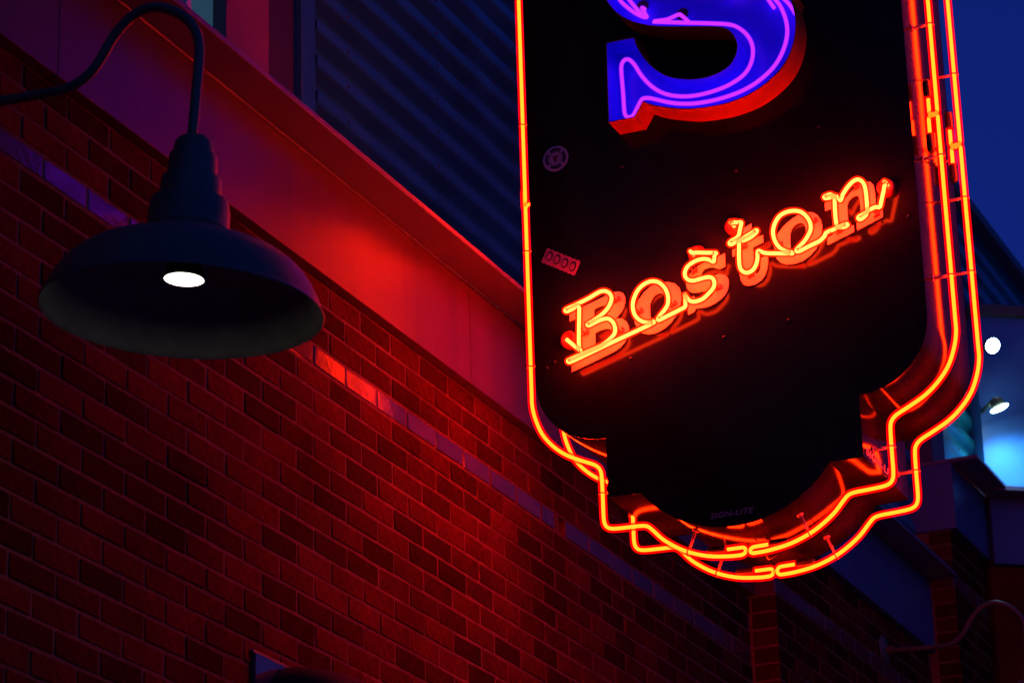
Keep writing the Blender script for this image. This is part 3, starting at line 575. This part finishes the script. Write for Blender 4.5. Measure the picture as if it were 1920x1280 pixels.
# loose wires near the tube breaks
for u0, v0, y in ((.63, 5.40, YS+.22), (.60, 5.52, YS+.40), (.02, 4.25, YS+.2)):
    MB().tube(smooth_path([(CX+u0, y-.1, v0), (CX+u0+.01, y-.05, v0-.03), (CX+u0-.01, y+.05, v0-.02), (CX+u0, y+.1, v0+.01)], 4), .0025, 6).build('supply_wire', 'boot', sign, True)

# ================================================================= stickers on the sign face
st = empty('round_sticker', (.417, YS-.001, 5.525), 'round pale badge sticker on the upper left of the sign face', 'sticker')
def disc(name, r0, r1, y, m, a0=0, a1=2*math.pi, n=40, wob=0):
    mb = MB(); c = st.location
    for k in range(n+1):
        a = a0+(a1-a0)*k/n; rr = r1*(1+wob*math.cos(4*a))
        mb.v += [(c.x+r0*math.cos(a), y, c.z+r0*math.sin(a)), (c.x+rr*math.cos(a), y, c.z+rr*math.sin(a))]
    mb.f = [[2*k, 2*k+1, 2*k+3, 2*k+2] for k in range(n)]; return mb.build(name, m, st)
disc('backing', 0, .0425, YS-.0012, 'sticker_white')
for k in range(4):
    a = math.pi/4+k*math.pi/2+.16; disc('emblem_arm', .0255, .0345, YS-.0020, 'sticker_ink', a, a+math.pi/2-.32, 14)
disc('emblem_ring', .0215, .0235, YS-.0024, 'sticker_ink')
mb = MB(); c = st.location; mb.v = [(c.x-.011, YS-.0028, c.z+.008), (c.x+.013, YS-.0028, c.z+.009), (c.x+.001, YS-.0028, c.z-.006)]; mb.f = [[0, 1, 2]]; mb.build('emblem_mark', 'sticker_red', st)
mb = MB(); mb.v = [(c.x-.007, YS-.0026, c.z+.002), (c.x+.005, YS-.0026, c.z+.002), (c.x+.004, YS-.0026, c.z-.009), (c.x-.003, YS-.0026, c.z-.013)]; mb.f = [[0, 1, 2, 3]]; mb.build('emblem_mark', 'sticker_ink', st)
ps = empty('strip_sticker', (.421, YS-.001, 5.182), 'tilted pink strip sticker with four dark ovals left of the script', 'sticker')
ex = Vector((.108, 0, -.065)); ez = Vector((.021, 0, .043)); o0 = Vector((.357, YS-.0012, 5.192))
mb = MB(); k = 0; N = 16
for i in range(N+1):
    wv = .0015*(1 if i % 2 else -1)
    for t in (0, 1): mb.v.append(tuple(o0+ex*(i/N)+ez*t+ez.normalized()*wv*(1 if t else -1)))
mb.f = [[2*i, 2*i+2, 2*i+3, 2*i+1] for i in range(N)]; mb.build('paper', 'sticker_pink', ps)
for q in range(4):
    cc = o0+ex*(.15+.235*q)+ez*(.56-.02*q)+Vector((0, -.0006, 0))
    for r, m_, yy in ((1, 'sticker_ink', 0), (.68, 'sticker_pink', -.0005)):
        mb = MB(); nn = 18; off = Vector((-.002, 0, -.001))*(1-r)*2
        for k in range(nn):
            a = 2*math.pi*k/nn; mb.v.append(tuple(cc+off+ex.normalized()*.0115*r*math.cos(a)+ez.normalized()*.0165*r*math.sin(a)+Vector((0, yy, 0))))
        mb.f = [list(range(nn))]; mb.build('portrait_oval', m_, ps)

VIEWPOINT_SCALE = 0.9845                                      # sign scaled about the camera position: cabinet is then 1.20 m wide, its face 7.925 m up the street
for o in (sign, st, ps): o.location = o.location*VIEWPOINT_SCALE+Vector((.0567, 0, .0248)); o.scale = (VIEWPOINT_SCALE,)*3  # offset makes the camera the fixed point: sign and stickers look unchanged from there

# ================================================================= gooseneck lamps
TILT = math.radians(4)
def lamp(label, x, y, z):
    root = empty('gooseneck_lamp', (x, y, z), label, 'lamp', 'gooseneck wall lamps')
    base = ARM[-1]; O = Vector((x-base[0]+.004, y, z-base[1]))
    pts = [Vector((a, 0, b))+O for a, b in ARM]; path = smooth_path(pts[::-1], 6)
    MB().tube(path, .0118, 14).build('arm', 'lamp_paint', root, True)
    MB().lathe([(.001, .016), (.03, .016), (.062, .008), (.066, 0)], (x, y, z), 32, 'x').lathe([(.018, .0), (.018, .05)], (x, y, z), 16, 'x').build('wall_plate', 'lamp_paint', root, True)
    c = Vector((ARM[0][0]+.006, 0, 4.078))+O
    R = Matrix.Translation(c+Vector((0,0,.4))) @ Matrix.Rotation(TILT, 4, 'Y') @ Matrix.Translation(-(c+Vector((0,0,.4))))
    def turn(mb): mb.v = [tuple(R @ Vector(p)) for p in mb.v]; return mb
    cap = [(.012, .408), (.034, .405), (.042, .396), (.0445, .384), (.0445, .366), (.053, .364), (.0548, .340), (.0548, .312), (.066, .309), (.0685, .284), (.0685, .258), (.086, .255), (.0900, .230), (.0905, .190), (.093, .184)]
    ring = []
    for r, h in cap: ring += [(r, h)]
    cp = turn(MB().lathe(ring, c, 48)).build('cap', 'lamp_paint', root, True); cp.data.set_sharp_from_angle(angle=math.radians(32))
    sh = [(.092, .182), (.102, .168), (.118, .154), (.132, .148), (.155, .142), (.189, .133), (.222, .117), (.246, .098), (.263, .079), (.277, .058), (.290, .033), (.298, .012), (.301, .003), (.304, 0), (.302, -.003)]
    sh = [(r*1.022 if r > .1 else r, h) for r, h in sh]
    ins = [(r-.0035, h-.002) for r, h in sh[:-2]]+[(.302, -.003)]; ins[0] = (.05, .150); ins[-1] = (.3085, -.003)
    turn(MB().lathe(sh, c, 72)).build('shade', 'lamp_paint', root, True)
    turn(MB().lathe(ins, c, 72)).build('shade_lining', 'lamp_inside', root, True)
    turn(MB().lathe([(.02, .158), (.03, .13), (.040, .10), (.0445, .079), (.0445, .074), (.043, .073)], c, 32)).build('bulb_body', 'bulb_body', root, True)
    turn(MB().lathe([(.0005, .0755), (.025, .0752), (.043, .074)], c, 32)).build('bulb_lens', 'bulb', root, True)
    return root
lamp('dark gooseneck lamp with lit bulb hanging in the left foreground', 0, 5.45, 4.695)
lamp('red edged gooseneck lamp on the stepped brick unit at the lower right', .11, 12.33, 5.03)
lamp('gooseneck lamp farthest up the street, only its arm showing at the right edge', .25, 13.76, 5.61)

# ================================================================= floodlights on the corner block
def flood(label, p, aim, energy, size, blend, lens_r=.035):
    root = empty('floodlight', p, label, 'lamp', 'floodlights on the corner block')
    d = (Vector(aim)-Vector(p)).normalized(); q = Vector(p)
    MB().tube([q-d*.05, q-d*.04, q-d*.008, q], [.015, .03, .036, .038], 16).build('housing', 'lamp_paint', root, True)
    MB().tube([q+d*.002, q+d*.008], [lens_r, lens_r*.9], 16).build('lens', 'flood', root, True)
    MB().tube([q-d*.045, q-d*.045+Vector((-.10, .14, 0))], .012, 8).build('bracket', 'lamp_paint', root, True)
    L = bpy.data.lights.new('floodlight', 'SPOT'); L.energy = energy; L.spot_size = math.radians(size); L.spot_blend = blend; L.color = (.25, .6, 1); L.shadow_soft_size = .03
    lo = bpy.data.objects.new('beam', L); COL.objects.link(lo); lo.parent = root; lo.location = d*.02; lo.rotation_euler = d.to_track_quat('-Z', 'Y').to_euler()
flood('upper floodlight, glaring beside the right neon outline', (.415, 13.50, 6.757), (1.3, 12.6, 6.1), 5, 80, .4, .036)
flood('lower floodlight washing the corner block blue', (.42, 13.50, 6.445), (.52, 13.56, 6.15), 30, 150, .9, .046)
